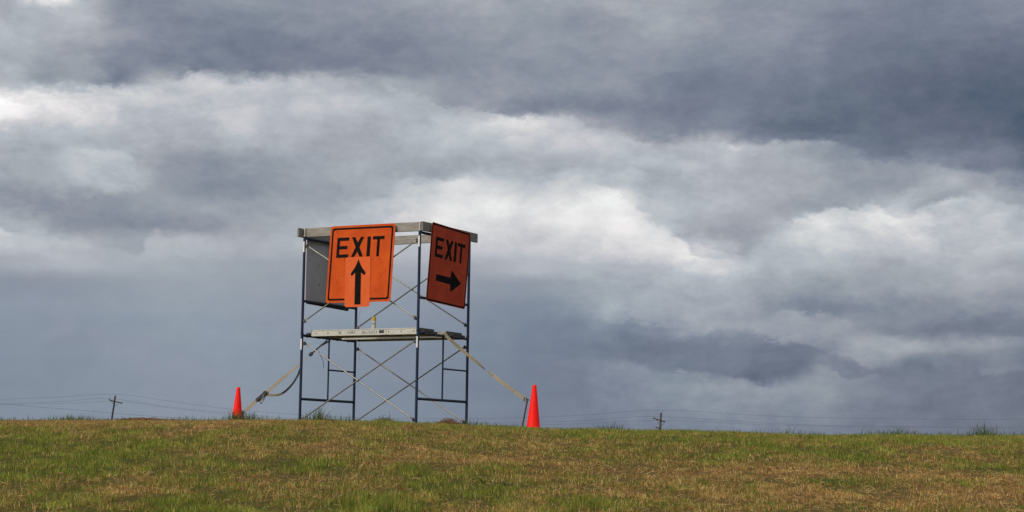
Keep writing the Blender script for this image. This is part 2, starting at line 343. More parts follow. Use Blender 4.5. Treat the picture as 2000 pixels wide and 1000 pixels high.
def np_mesh(name, verts, faces_flat, loop_tot, mats, colors=None, parent=None):
    me = bpy.data.meshes.new(name); nv = len(verts); me.vertices.add(nv); me.vertices.foreach_set('co', verts.astype(np.float32).ravel())
    nl = len(faces_flat); me.loops.add(nl); me.loops.foreach_set('vertex_index', faces_flat.astype(np.int32))
    npol = len(loop_tot); me.polygons.add(npol); st = np.zeros(npol, np.int32); st[1:] = np.cumsum(loop_tot)[:-1]
    me.polygons.foreach_set('loop_start', st)
    try: me.polygons.foreach_set('loop_total', loop_tot.astype(np.int32))
    except Exception: pass
    me.update(calc_edges=True)
    if colors is not None:
        ca = me.color_attributes.new('tint', 'FLOAT_COLOR', 'POINT')
        ca.data.foreach_set('color', np.concatenate([colors, np.ones((len(colors), 1))], 1).astype(np.float32).ravel())
    for m in mats: me.materials.append(m)
    o = bpy.data.objects.new(name, me); COL.objects.link(o); return o
# dry / green patches of the turf (world metres): x, y, rx, ry, dryness
PATCH = [(-4.5, 18, 1.7, 1.3, -.55), (-5.3, 20, .9, .9, -.5), (-2.1, 17.2, .6, .7, -.5), (-4, 16.2, .8, .5, -.35), (-1.02, 14.1, .16, .5, -1.1),
         (-.94, 17, .14, .35, -.9), (-.34, 17.4, .22, .3, -.8), (-.65, 15.8, .4, .3, -.5), (4.8, 18.3, .7, .6, -1.0), (2.9, 16.8, .45, .2, -.8), (4.2, 16.9, .3, .15, -.7),
         (1.0, 25, 1.2, 2.5, -.35), (3.5, 25, 2.5, 4, -.6), (7, 24, 2.5, 4, -.55), (-1.8, 26, .35, 1.6, -.7), (-3.1, 14.1, .7, .3, -.25), (.6, 14.2, .2, .25, -.5), (3.3, 14.1, .7, .4, -.3),
         (-.05, 26, .6, 2, -.3), (-1.0, 24, 1.0, 1.2, -.1), (.6, 13.9, .25, .15, .5),
         (-5.5, 26, 2.4, 2.6, .75), (-3.5, 27.5, 1.2, 1.2, .7), (-.9, 28, .35, .5, .9), (-2.6, 28.2, .4, .5, .9), (-2.9, 14.8, .4, .25, .7), (.25, 18.2, 1.5, .9, .45), (1.2, 20.5, 1.2, 1.2, .25),
         (3.4, 17.9, 1.2, .6, .8), (2.7, 15.2, 1.6, .9, .6), (4.4, 15.9, 1.0, .9, .65), (-1.8, 16.2, .5, .3, .3), (-4.2, 23, 2, .8, .35), (1.9, 17.4, 1.2, .6, .35), (-1.2, 19.5, 1.3, 1.2, .3)]
def dryness(x, y):
    d = .39 + .014 * x + (fbm(x, y * .4, 1.6, 4) - .5) * .7 + (fbm(x + 31, y * .3 + 7, .30, 3) - .5) * 1.15
    for cx, cy, rx, ry, a in PATCH: d = d + .72 * a * np.exp(-(((x - cx) / rx) ** 2 + ((y - cy) / ry) ** 2))
    return np.clip(d, 0, 1)
nx, ny = len(xs), len(ys)
V3 = np.stack([GX.ravel(), GY.ravel(), GZ.ravel()], 1)
ii = (np.arange(ny - 1)[:, None] * nx + np.arange(nx - 1)[None, :]).ravel()
FF = np.stack([ii, ii + 1, ii + 1 + nx, ii + nx], 1)
dg = dryness(V3[:, 0], V3[:, 1])[:, None]
gc = np.array([.070, .072, .014]) * (1 - dg) + np.array([.135, .088, .032]) * dg
def tint_mat(name, rough, trans, bumpy=False):
    m = bpy.data.materials.new(name); m.use_nodes = True; t = m.node_tree; b = t.nodes['Principled BSDF']; b.inputs['Roughness'].default_value = rough
    b.inputs['Specular IOR Level'].default_value = .06
    a = t.nodes.new('ShaderNodeVertexColor'); a.layer_name = 'tint'
    n = t.nodes.new('ShaderNodeTexNoise'); n.inputs['Scale'].default_value = 9 if bumpy else 3; n.inputs['Detail'].default_value = 8; n.inputs['Roughness'].default_value = .7
    g = t.nodes.new('ShaderNodeNewGeometry'); t.links.new(g.outputs['Position'], n.inputs['Vector'])
    r_ = t.nodes.new('ShaderNodeMapRange'); r_.inputs[1].default_value = .3; r_.inputs[2].default_value = .7; r_.inputs[3].default_value = .7; r_.inputs[4].default_value = 1.3
    t.links.new(n.outputs[0], r_.inputs[0])
    mx = t.nodes.new('ShaderNodeVectorMath'); mx.operation = 'SCALE'; t.links.new(a.outputs[0], mx.inputs[0]); t.links.new(r_.outputs[0], mx.inputs['Scale'])
    t.links.new(mx.outputs[0], b.inputs['Base Color'])
    if bumpy:
        bn = t.nodes.new('ShaderNodeBump'); bn.inputs['Strength'].default_value = .8; bn.inputs['Distance'].default_value = .04
        n2 = t.nodes.new('ShaderNodeTexNoise'); n2.inputs['Scale'].default_value = 25; n2.inputs['Detail'].default_value = 6
        t.links.new(g.outputs['Position'], n2.inputs['Vector']); t.links.new(n2.outputs[0], bn.inputs['Height']); t.links.new(bn.outputs[0], b.inputs['Normal'])
    if trans:
        tr = t.nodes.new('ShaderNodeBsdfTranslucent'); t.links.new(mx.outputs[0], tr.inputs[0]); ms_ = t.nodes.new('ShaderNodeMixShader'); ms_.inputs[0].default_value = trans
        t.links.new(b.outputs[0], ms_.inputs[1]); t.links.new(tr.outputs[0], ms_.inputs[2]); t.links.new(ms_.outputs[0], t.nodes['Material Output'].inputs[0])
    return m
ground = np_mesh('ground', V3, FF.ravel(), np.full(len(FF), 4), [tint_mat('soil and thatch', .95, 0, True)], gc)
ground.data.polygons.foreach_set('use_smooth', np.ones(len(FF), bool)); tag(ground, 'low grassy hill of olive and straw coloured turf', kind='structure')

# ------------------------------------------------------------------ grass
GREEN = np.array([[.092, .118, .017], [.124, .144, .023], [.168, .164, .030], [.080, .102, .020]])
STRAW = np.array([[.40, .255, .095], [.30, .18, .060], [.24, .115, .040], [.44, .31, .14]])
def blade_mesh(x, y, h, lean, w, col, zoff=0.0):
    n = len(x); z = ground_z(x, y) + zoff
    a = RNG.random(n) * 2 * np.pi; fa = RNG.normal(0, .9, n)   # width direction mostly across the slope
    wx, wy = np.cos(fa) * w / 2, np.sin(fa) * w / 2
    lx, ly = np.cos(a) * lean, np.sin(a) * lean
    b = np.stack([x, y, z - .005], 1); wv = np.stack([wx, wy, 0 * wx], 1)
    mid = b + np.stack([lx * .35, ly * .35, h * .6 + .005], 1); tip = b + np.stack([lx, ly, h + .005], 1)
    Vv = np.empty((n, 5, 3)); Vv[:, 0] = b - wv; Vv[:, 1] = b + wv; Vv[:, 2] = mid + wv * .75; Vv[:, 3] = mid - wv * .75; Vv[:, 4] = tip
    base = np.arange(n)[:, None] * 5
    F = np.concatenate([base + [0, 1, 2, 3], base + [3, 2, 4]], 1)
    lt = np.tile([4, 3], n); C = np.repeat(col, 5, axis=0)
    return Vv.reshape(-1, 3), F.ravel(), lt, C
def pick(pal, n): 
    i = RNG.integers(0, len(pal), n); return pal[i] * (0.75 + .5 * RNG.random((n, 1)))
def scatter(n, y0, y1, power=1.0, spread=.33):
    y = y0 + (y1 - y0) * RNG.random(n) ** power; x = (RNG.random(n) * 2 - 1) * (y * spread + 2.0); return x, y
def clumpy(x, y, s, thr):   # keep more blades inside clumps
    return RNG.random(len(x)) < np.clip((fbm(x, y, s, 2) - thr) * 5 + .5, .06, 1)
MG = tint_mat('grass blades', .6, .3)
x, y = scatter(700000, 11.5, 31.5, 1.25); k = clumpy(x, y, .22, .5); x, y = x[k], y[k]
d = dryness(x, y); n = len(x); dry = RNG.random(n) < (d * .85 + .08)
h = np.where(dry, .018 + .028 * RNG.random(n), .020 + .034 * RNG.random(n)) * (1 + .5 * (fbm(x, y, .5, 2) - .4)) * (1.15 - .3 * d)
for tx, ty, tr, th_ in ((-1.02, 14.1, .25, .9), (-.94, 17, .16, 1.1), (-.34, 17.4, .2, .7), (.6, 14.2, .3, .5), (-1.8, 26.6, .4, .7)):
    h = h * (1 + th_ * np.exp(-((x - tx) ** 2 + ((y - ty) * .5) ** 2) / tr ** 2))
cv = .62 + .95 * np.clip(fbm(x + 9, y * .35, .09, 2), 0, 1)
col = np.where(dry[:, None], pick(STRAW, n), pick(GREEN, n) * (1.25 - .3 * d[:, None])) * cv[:, None] * 1.34
p1 = blade_mesh(x, y, h, np.abs(RNG.normal(0, .6, n)) * h, .003 + .0035 * RNG.random(n), col)
g1 = np_mesh('grass', *p1[:3], [MG], p1[3]); tag(g1, 'short mown grass, patchy green and straw, covering the whole slope', 'grass', kind='stuff')
# lying thatch and clippings
x, y = scatter(110000, 11.5, 31, 1.2); d = dryness(x, y); k = RNG.random(len(x)) < (d * .95 + .08); x, y, d = x[k], y[k], d[k]; n = len(x)
a = RNG.random(n) * 6.283; ln = .025 + .06 * RNG.random(n) ** 2; z = ground_z(x, y) + .006 + .03 * RNG.random(n)
dv = np.stack([np.cos(a) * ln, np.sin(a) * ln, RNG.normal(0, .35, n) * ln], 1); b = np.stack([x, y, z], 1)
up = np.array([0, 0, 1.0]) * (.0016 + .0018 * RNG.random((n, 1)))
Vv = np.empty((n, 4, 3)); Vv[:, 0] = b - dv / 2 - up; Vv[:, 1] = b + dv / 2 - up * .4; Vv[:, 2] = b + dv / 2 + up * .4; Vv[:, 3] = b - dv / 2 + up
F = (np.arange(n)[:, None] * 4 + [0, 1, 2, 3])
st = np_mesh('cut_straw', Vv.reshape(-1, 3), F.ravel(), np.full(n, 4), [MG], np.repeat(pick(STRAW, n) * 1.1, 4, axis=0)); tag(st, 'dry straw coloured mowing clippings lying over the turf', 'straw', kind='stuff')
# taller unmown blades along the brow of the hill
n = 34000; x = (RNG.random(n) * 2 - 1) * 11; y = 27.6 + 2.2 * RNG.random(n)
cl = fbm(x, y * .3, .5, 3); dens = np.clip((cl - .40) * 4, .22, 1) * np.interp(x, [-11, -7, -5.2, -4.9, -3.5, -1, .2, 2.5, 5, 7.2, 7.5, 8.5], [.9, .9, .6, .9, .7, .5, .5, .8, .7, .7, .9, .6])
k = RNG.random(n) < dens; x, y, cl = x[k], y[k], cl[k]; n = len(x)
h = (.035 + .10 * RNG.random(n) ** 1.9) * (.6 + 1.1 * np.clip(cl - .35, 0, .5) * 2) * np.interp(x, [-8, -5.2, -4.6, .3, 2, 8], [.85, .95, 1.2, 1.15, 1.1, 1.05])
for cx, ww, hh in ((-4.95, .16, .6), (7.45, .10, .9), (-1.95, .15, .5), (4.2, .3, .1), (5.5, .4, .15), (-4.3, .2, .5), (1.6, .25, .1), (3.1, .1, .5), (-2.9, .1, .6)): h = h * (1 + hh * np.exp(-((x - cx) / ww) ** 2))
col = pick(np.array([[.065, .10, .028], [.08, .125, .03], [.055, .085, .035], [.12, .13, .04]]), n)
p2 = blade_mesh(x, y, h, np.abs(RNG.normal(.15, .45, n)) * h, .005 + .006 * RNG.random(n), col)
g2o = np_mesh('tall_grass', *p2[:3], [MG], p2[3]); tag(g2o, 'taller ragged dark green grass standing along the brow of the hill', 'grass', kind='stuff')
# piles of dead grass near the scaffold feet
def pile(cx, cy, rx, ry, hh, n, pal, name, label):
    a = RNG.random(n) * 2 * np.pi; r = np.sqrt(RNG.random(n)); x = cx + rx * r * np.cos(a); y = cy + ry * r * np.sin(a)
    z = ground_z(x, y) + hh * (1 - r ** 1.5) * RNG.random(n) * (0.5 + fbm(x, y, .12, 2)) + .004
    an = RNG.normal(0, .9, n); ln = .05 + .10 * RNG.random(n); dv = np.stack([np.cos(an) * ln, np.sin(an) * ln, RNG.normal(0, .25, n) * ln], 1)
    b = np.stack([x, y, z], 1); up = np.array([0, 0, 1.0]) * (.002 + .002 * RNG.random((n, 1))); Vv = np.empty((n, 4, 3))
    Vv[:, 0] = b - dv / 2 - up; Vv[:, 1] = b + dv / 2 - up * .5; Vv[:, 2] = b + dv / 2 + up * .5; Vv[:, 3] = b - dv / 2 + up
    o = np_mesh(name, Vv.reshape(-1, 3), (np.arange(n)[:, None] * 4 + [0, 1, 2, 3]).ravel(), np.full(n, 4), [MG], np.repeat(pick(pal, n), 4, axis=0)); tag(o, label, 'dead grass', 'heaps of dead grass by the scaffold', 'stuff')
RUST = np.array([[.26, .15, .07], [.20, .105, .05], [.32, .21, .11], [.14, .08, .045]])
pile(-.88, 28.15, .42, .35, .13, 1700, RUST, 'dead_grass_heap', 'heap of brown dead grass between the two right hand scaffold legs')
pile(-2.85, 28.6, .5, .4, .085, 1500, RUST, 'dead_grass_heap', 'low heap of rusty dead grass just right of the front left scaffold leg')
pile(-2.3, 28.6, .4, .4, .05, 900, RUST, 'dead_grass_heap', 'thin heap of dead grass around the back left scaffold leg')
pile(-5.4, 28.0, .9, .6, .07, 2400, RUST, 'dead_grass_heap', 'wide heap of brown dead grass left of the left cone')
pile(-3.9, 28.3, .8, .5, .03, 1700, RUST, 'dead_grass_heap', 'flat drift of rusty dead grass between the left cone and the scaffold')
pile(-1.88, 28.4, .2, .2, .15, 600, np.array([[.16, .14, .05], [.2, .15, .07], [.10, .12, .03]]), 'dead_grass_heap', 'small peaked tuft of olive grass in front of the middle of the scaffold')

# ------------------------------------------------------------------ scaffold
TH, LL, WW = .5, 2.138, 1.524
S = Matrix(((math.cos(TH), math.sin(TH), .0018, -3.2957), (-math.sin(TH), math.cos(TH), -.0013, 29.2387), (-.0013, -.0007, 1, 2.0129), (0, 0, 0, 1)))
scaf = empty('scaffold_tower', S)
tag(scaf, 'two storey blue tubular scaffold tower with silver cross braces on the hill brow', 'scaffold')
def gl(lx, ly):  # ground height in scaffold coordinates
    p = S @ Vector((lx, ly, 0)); return gz(p.x, p.y) - p.z
RP = .0215
for lvl, z0 in ((0, 0.0), (1, 1.544)):
    for x0 in (0, LL):
        bm = bmesh.new()
        # top rail, bottom rung, inner ladder: the frame's horizontals as one welded part
        tube(bm, [(x0, 0, z0 + 1.5), (x0, WW, z0 + 1.5)], RP, 14); f = scaf; mkobj('top_rail', bm, MDARK, scaf, True)
        bm = bmesh.new(); tube(bm, [(x0, 0, z0 + .5), (x0, WW, z0 + .5)], RP, 14); mkobj('bottom_rail', bm, MDARK, scaf, True)
        yi = .76
        bm = bmesh.new(); tube(bm, [(x0, yi, z0 + .5 + RP * .8), (x0, yi, z0 + 1.5 - RP * .8)], .0135, 12); mkobj('ladder_upright', bm, MBLUE, f, True)
        bm = bmesh.new(); tube(bm, [(x0, yi + .012, z0 + .99), (x0, WW - RP * .8, z0 + .99)], .0135, 12); mkobj('ladder_rung', bm, MBLUE, f, True)
        for y0 in (0, WW):
            zb = z0 if lvl else max(gl(x0, y0) - .05, -.1)
            bm = bmesh.new(); tube(bm, [(x0, y0, zb), (x0, y0, z0 + 1.524)], RP, 20); po = mkobj('post', bm, MBLUE, f, True)
            # coupling collar and pin
            bm = bmesh.new(); tube(bm, [(x0, y0, z0 + 1.524), (x0, y0, z0 + 1.544)], RP * 1.22, 20)
            if lvl: tube(bm, [(x0, y0, z0 + 1.544), (x0, y0, z0 + 1.66)], .0175, 16)
            mkobj('coupling_pin', bm, MPIN if lvl else MDARK, po, True)
            if y0 == 0:
                zz = z0 + 1.36
                bm = bmesh.new(); box(bm, (x0 - .014, y0 - RP - .002, zz - .085), (x0 + .014, y0 - RP + .004, zz + .085), bev=.001); mkobj('label_sticker', bm, MPAPER, po)
# brace studs
ZU, ZL = 1.3748, .1845
for z0 in (0, 1.544):
    for x0, sx in ((0, 1), (LL, -1)):
        for y0, sy in ((0, -1), (WW, 1)):
            for zp in (ZU, ZL):
                bm = bmesh.new(); q = Vector((x0 + sx * .01, y0, z0 + zp))
                tube(bm, [q, q + Vector((sx * .045, sy * .0, 0))], .011, 10)
                box(bm, (min(x0 + sx * .038, x0 + sx * .068), y0 - .014, z0 + zp - .03), (max(x0 + sx * .038, x0 + sx * .068), y0 + .014, z0 + zp + .026), bev=.004)
                tube(bm, [q + Vector((0, 0, .0)), q + Vector((sx * .02, 0, -.035))], .008, 8)
                mkobj('brace_lock', bm, MBLK, scaf, True)
for z0 in (0, 1.544):
    for y0 in (0, WW):
        for k_ in (0, 1):
            yy = y0 + (.012 if k_ else -.010)
            a = Vector((.05, yy, z0 + (ZU if k_ else ZL))); b = Vector((LL - .05, yy, z0 + (ZL if k_ else ZU)))
            bm = bmesh.new(); u = (b - a).normalized()
            tube(bm, [a + u * .06, b - u * .06], .0108, 12)
            # flattened, drilled ends
            for e_, s_ in ((a, 1), (b, -1)):
                p_, q_ = e_ - u * s_ * .018, e_ + u * s_ * .07
                x_ = Vector((0, 1, 0)); n_ = u.cross(x_)
                vs = [bm.verts.new(c + x_ * i * .003 + n_ * j * .015) for c in (p_, q_) for i, j in ((-1, -1), (1, -1), (1, 1), (-1, 1))]
                for fidx in ((0, 1, 2, 3), (7, 6, 5, 4), (0, 4, 5, 1), (1, 5, 6, 2), (2, 6, 7, 3), (3, 7, 4, 0)): bm.faces.new([vs[i] for i in fidx])
            if k_:
                mth_ = (a + b) / 2; tube(bm, [mth_ - Vector((0, .026, 0)), mth_ + Vector((0, .012, 0))], .007, 8)
            o = mkobj('cross_brace', bm, MGALV, scaf, True)

# ------------------------------------------------------------------ boards round the top
def board(lo, hi, m, label, rot=0.0):
    bm = bmesh.new(); c = (Vector(lo) + Vector(hi)) / 2
    box(bm, Vector(lo) - c, Vector(hi) - c, bev=.004)
    bmesh.ops.subdivide_edges(bm, edges=[e for e in bm.edges if e.calc_length() > .8], cuts=8)
    ax = 0 if hi[0] - lo[0] > .5 else 1
    for v in bm.verts: v.co.z += .004 * math.sin(v.co[ax] * 2.1 + c.x); v.co[1 - ax] += .003 * math.sin(v.co[ax] * 1.7)
    o = mkobj('wooden_board', bm, m, None, False, S @ Matrix.Translation(c) @ Matrix.Rotation(rot, 4, 'Y' if ax == 0 else 'X')); tag(o, label, 'board', 'boards fixed round the scaffold top')
ZT = 1.544 + 1.5 + RP
board((-.005, .020, ZT), (LL + .012, .058, ZT + .14), MWOOD, 'pale weathered board along the scaffold top, above the front exit sign')
board((-.06, WW - .058, ZT), (LL + .03, WW - .020, ZT + .14), MWOOD, 'pale board along the back scaffold top, seen between the two exit signs')
board((-.063, -.115, ZT - .005), (-.025, WW + .1, ZT + .135), MWOODS, 'weathered board, colour darkened for shade, across the left scaffold end, poking out past the corner pin')
board((LL + .025, -.012, ZT - .003), (LL + .063, WW + .15, ZT + .14), MWOODS, 'weathered board, colour darkened for shade, across the right end of the scaffold top, behind the right arrow sign')

# ------------------------------------------------------------------ signs
SZ = 1.219
def sign_matrix(TL, TR, BR, BL):
    TL, TR, BR, BL = (S @ Vector(p) for p in (TL, TR, BR, BL)); c = (TL + TR + BR + BL) / 4
    u = ((TR - TL) + (BR - BL)).normalized(); w = ((TL - BL) + (TR - BR)); w = (w - u * w.dot(u)).normalized(); y = w.cross(u)
    m = Matrix((u, y, w)).transposed().to_4x4(); m.translation = c; return m
def uv(u, v): return ((u - .5) * SZ, (.5 - v) * SZ)
def glyphs(root, boxes, v0, v1, sw, y):
    """E X I T as block lettering, one mesh each"""
    def P(pl, name):
        bm = bmesh.new(); 
        for q in pl: prism(bm, [uv(*p) for p in q], y, y + .0012)
        return bm
    hgt = .165 * (v1 - v0)
    (a, b) = boxes[0]; E_ = [[(a, v0), (b, v0), (b - .003, v0 + hgt), (a + sw, v0 + hgt), (a + sw, (v0 + v1) / 2 - hgt / 2), (b - .022, (v0 + v1) / 2 - hgt / 2), (b - .022, (v0 + v1) / 2 + hgt / 2),
        (a + sw, (v0 + v1) / 2 + hgt / 2), (a + sw, v1 - hgt), (b, v1 - hgt), (b, v1), (a, v1)]]
    (a, b) = boxes[1]; s2 = sw * 1.18; m_ = (a + b) / 2; vm = (v0 + v1) / 2; g = s2 * .62; q = .062
    X_ = [[(a, v0), (a + s2, v0), (m_, vm - q), (b - s2, v0), (b, v0), (m_ + g, vm), (b, v1), (b - s2, v1), (m_, vm + q), (a + s2, v1), (a, v1), (m_ - g, vm)]]
    (a, b) = boxes[2]; I_ = [[(a, v0), (b, v0), (b, v1), (a, v1)]]
    (a, b) = boxes[3]; c_ = (a + b) / 2; T_ = [[(a, v0), (b, v0), (b, v0 + hgt), (c_ + sw / 2, v0 + hgt), (c_ + sw / 2, v1), (c_ - sw / 2, v1), (c_ - sw / 2, v0 + hgt), (a, v0 + hgt)]]
    for g_, nm in ((E_, 'letter'), (X_, 'letter'), (I_, 'letter'), (T_, 'letter')): mkobj(nm, P(g_, nm), MINK, root)
def sign(mtx, name, label, face, border_in, bw, rc=.045):
    root = empty(name, mtx); tag(root, label, 'road sign')
    bm = bmesh.new(); prism(bm, rrect(SZ, SZ, rc), -.002, .0015); pn = mkobj('panel', bm, face, root)
    bm = bmesh.new(); prism(bm, rrect(SZ, SZ, rc), .0015, .003); mkobj('back_sheet', bm, MALB, pn)
    if bw:
        o = SZ - 2 * border_in; i = o - 2 * bw; bm = bmesh.new(); prism(bm, rrect(o, o, rc * .9), -.0032, -.0022, hole=rrect(i, i, rc * .7)); mkobj('border', bm, MINK, root)
    return root, pn
m1 = sign_matrix((.491, .009, 3.208), (1.710, -.022, 3.198), (1.698, -.105, 1.982), (.479, -.074, 1.992))
s1, p1_ = sign(m1, 'exit_sign', 'bright orange EXIT sign with a paler strip bearing an upward arrow, front of scaffold', MORG, .034, .030)
glyphs(s1, [(.117, .305), (.345, .535), (.585, .638), (.668, .848)], .155, .418, .043, -.0032)
# taped-on arrow plate
bm = bmesh.new(); w_, h_ = .385 * SZ, .645 * SZ
cx_, cz_ = uv(.463, .738); prism(bm, rrect(w_, h_, .035, cx=cx_, cz=cz_), -.0085, -.006); 
def swing(bm):
    for v in bm.verts:
        vv = .5 - v.co.z / SZ; v.co.x += .034 * SZ * (vv - .43) / .6
swing(bm); ap = mkobj('arrow_panel', bm, MORG2, s1)
ap['label'] = 'paler faded orange plate overlapping the lower edge'
ar = [(.472, .445), (.500, .505), (.532, .558), (.580, .612), (.586, .638), (.576, .652), (.556, .650), (.520, .622), (.5165, .622), (.5165, 1.03), (.4235, 1.03), (.4235, .622), (.420, .622), (.384, .655), (.362, .656), (.354, .642), (.362, .620), (.412, .560), (.444, .505)]
bm = bmesh.new(); prism(bm, [uv(*q) for q in ar], -.0098, -.0087); swing(bm); mkobj('arrow', bm, MINK, ap)
for (u_, v_) in ((.46, .055), (.255, .66), (.81, .86)):
    bm = bmesh.new(); x_, z_ = uv(u_, v_); tube(bm, [(x_, -.006, z_), (x_, -.002, z_)], .007, 10); mkobj('bolt_head', bm, MRUST, s1)
m2 = sign_matrix((2.235, .204, 3.223), (2.21, 1.422, 3.179), (2.162, 1.376, 1.963), (2.168, .158, 2.008))
s2, p2_ = sign(m2, 'exit_sign', 'worn orange EXIT sign, colour darkened for shade, with an arrow pointing right, on the right end of scaffold', MORG3, .010, .026)
glyphs(s2, [(.125, .325), (.375, .57), (.605, .665), (.685, .885)], .168, .425, .049, -.0032)
bm = bmesh.new(); prism(bm, [uv(*q) for q in [(.20, .640), (.565, .640), (.575, .548), (.592, .545), (.825, .672), (.835, .684), (.825, .697), (.605, .815), (.585, .815), (.572, .728), (.20, .722)]], -.0034, -.0022); mkobj('arrow', bm, MINK, s2)
for (u_, v_) in ((.5, .045), (.5, .955)):
    bm = bmesh.new(); x_, z_ = uv(u_, v_); tube(bm, [(x_, -.006, z_), (x_, -.002, z_)], .007, 10); mkobj('bolt_head', bm, MRUST, s2)
m3 = sign_matrix((-.068, 1.37, 3.20), (-.082, .15, 3.235), (-.052, .165, 2.015), (-.036, 1.385, 1.985))
s3, p3_ = sign(m3, 'road_sign', 'grey metal back of a square sign hung on the left end of the scaffold', MORG, .034, .022)
for (u_, v_) in ((.50, .05), (.72, .72), (.50, .95), (.3, .72)):
    bm = bmesh.new(); x_, z_ = uv(u_, v_); tube(bm, [(x_, .002, z_), (x_, .010, z_)], .012, 10); mkobj('bolt_head', bm, MBLK, s3)
bm = bmesh.new(); x_, z_ = uv(.5, .985); box(bm, (-SZ / 2 + .05, .004, z_ - .016), (SZ / 2 - .05, .022, z_ + .018), bev=.004); mkobj('stiffener', bm, MDARK, s3)

# ------------------------------------------------------------------ platform planks
def plank(y0, label):
    w = .49; x0, x1 = .115, LL - .07; zr = 1.5 + RP; zt = zr + .062; zb = zt - .096
    root = empty('scaffold_plank', S @ Matrix.Translation((0, y0, 0))); tag(root, label, 'plank', 'planks forming the scaffold platform')
    for k_, ya in enumerate((0, w - .03)):
        bm = bmesh.new(); box(bm, (x0, ya, zb), (x1, ya + .03, zt), bev=.003)
        fl = -.006 if k_ == 0 else .006
        box(bm, (x0, ya + (fl if k_ == 0 else .0), zt - .010), (x1, ya + .03 + (0 if k_ == 0 else fl), zt + .003)); o = mkobj('side_rail', bm, MALU, root)
        if k_ == 0:
            for xx in np.linspace(x0 + .09, x1 - .06, 9):
                b2 = bmesh.new(); tube(b2, [(xx, ya - .003, (zt + zb) / 2), (xx, ya + .01, (zt + zb) / 2)], .010, 10); mkobj('rivet', b2, MBLK, o)
            if y0 < .5:
                for a_, b_, m_ in ((.62, .68, MGREY), (.80, .94, MGREY), (1.06, 1.30, MGREY), (1.38, 1.47, MBLK), (1.50, 1.515, MGREY)):
                    b2 = bmesh.new(); box(b2, (a_, ya - .0028, zb + .028), (b_, ya - .0008, zt - .022)); mkobj('printed_label', b2, m_, o)
    bm = bmesh.new(); box(bm, (x0 + .01, .031, zt - .022), (x1 - .01, w - .031, zt - .004)); mkobj('deck', bm, MPLY, root)
    bm = bmesh.new()
    for xx in np.arange(x0 + .15, x1 - .1, .3): box(bm, (xx, .031, zb + .02), (xx + .04, w - .031, zt - .023))
    mkobj('crossbar', bm, MALD, root)
    for xe, s_ in ((x0, -1), (x1, 1)):
        xr = 0 if s_ < 0 else LL
        bm = bmesh.new(); box(bm, (min(xe, xe - s_ * .05), .031, zb + .01), (max(xe, xe - s_ * .05), w - .031, zt - .023), bev=.003); o = mkobj('end_beam', bm, MALD, root)
        for yy in (.06, w - .11):
            bm = bmesh.new()
            box(bm, (min(xe, xr + s_ * .01), yy, zr - .018), (max(xe, xr + s_ * .01), yy + .05, zr + .022), bev=.003)
            box(bm, (xr - .028, yy, zr + .003), (xr + .032, yy + .05, zr + .026), bev=.004)
            box(bm, (min(xr + s_ * .024, xr + s_ * .034), yy, zr - .045), (max(xr + s_ * .024, xr + s_ * .034), yy + .05, zr + .01), bev=.003)
            mkobj('end_hook', bm, MBLK, root)
        bm = bmesh.new(); box(bm, (min(xe, xe + s_ * .012), .0, zt - .04), (max(xe, xe + s_ * .012), w, zt + .008), bev=.003); mkobj('end_cap', bm, MALD, root)
plank(.09, 'front aluminium scaffold plank with printed labels on its pale side rail')
plank(.95, 'rear aluminium scaffold plank, seen from below behind the front plank')

# spray can standing on the front plank
cz0 = 1.5 + RP + .062 - .004
can = empty('spray_can', S @ Matrix.Translation((1.235, .16, cz0))); tag(can, 'white marking paint can with a yellow cap standing on the scaffold platform', 'spray can')
bm = bmesh.new(); lathe(bm, [(.030, 0), (.033, .004), (.033, .125), (.031, .133), (.026, .140)], 24); mkobj('can_body', bm, MCAN, can, True)
bm = bmesh.new(); lathe(bm, [(.0332, .07), (.0336, .071), (.0336, .112), (.0332, .113)], 24, closed=False); mkobj('wrap_label', bm, MGREY, can, True)
bm = bmesh.new(); lathe(bm, [(.035, .132), (.0355, .135), (.0345, .190), (.032, .196)], 24); mkobj('cap', bm, MYEL, can, True)

# ------------------------------------------------------------------ straps, stakes
def ribbon(bm, pts, w, tw, th=.0025):
    """flat webbing through pts; tw = twist angle per point; width vector starts roughly vertical"""
    pts = [Vector(p) for p in pts]; rows = []
    for i, p in enumerate(pts):
        d_ = (pts[min(i + 1, len(pts) - 1)] - pts[max(i - 1, 0)]).normalized()
        s_ = Vector((0, 0, 1)); s_ = (s_ - d_ * s_.dot(d_)).normalized(); n_ = d_.cross(s_)
        a_ = tw[i]; wv = s_ * math.cos(a_) + n_ * math.sin(a_); nv = d_.cross(wv)
        rows.append([bm.verts.new(p + wv * w / 2 * i_ + nv * th / 2 * j_) for i_, j_ in ((-1, -1), (1, -1), (1, 1), (-1, 1))])
    for a_, b_ in zip(rows, rows[1:]):
        for k_ in range(4): bm.faces.new((a_[k_], a_[(k_ + 1) % 4], b_[(k_ + 1) % 4], b_[k_]))
    bm.faces.new(rows[0][::-1]); bm.faces.new(rows[-1])
def lerp(a, b, t): return Vector(a) * (1 - t) + Vector(b) * t
def line(a, b, n, sag=0.0): return [lerp(a, b, i / n) - Vector((0, 0, sag * 4 * (i / n) * (1 - i / n))) for i in range(n + 1)]
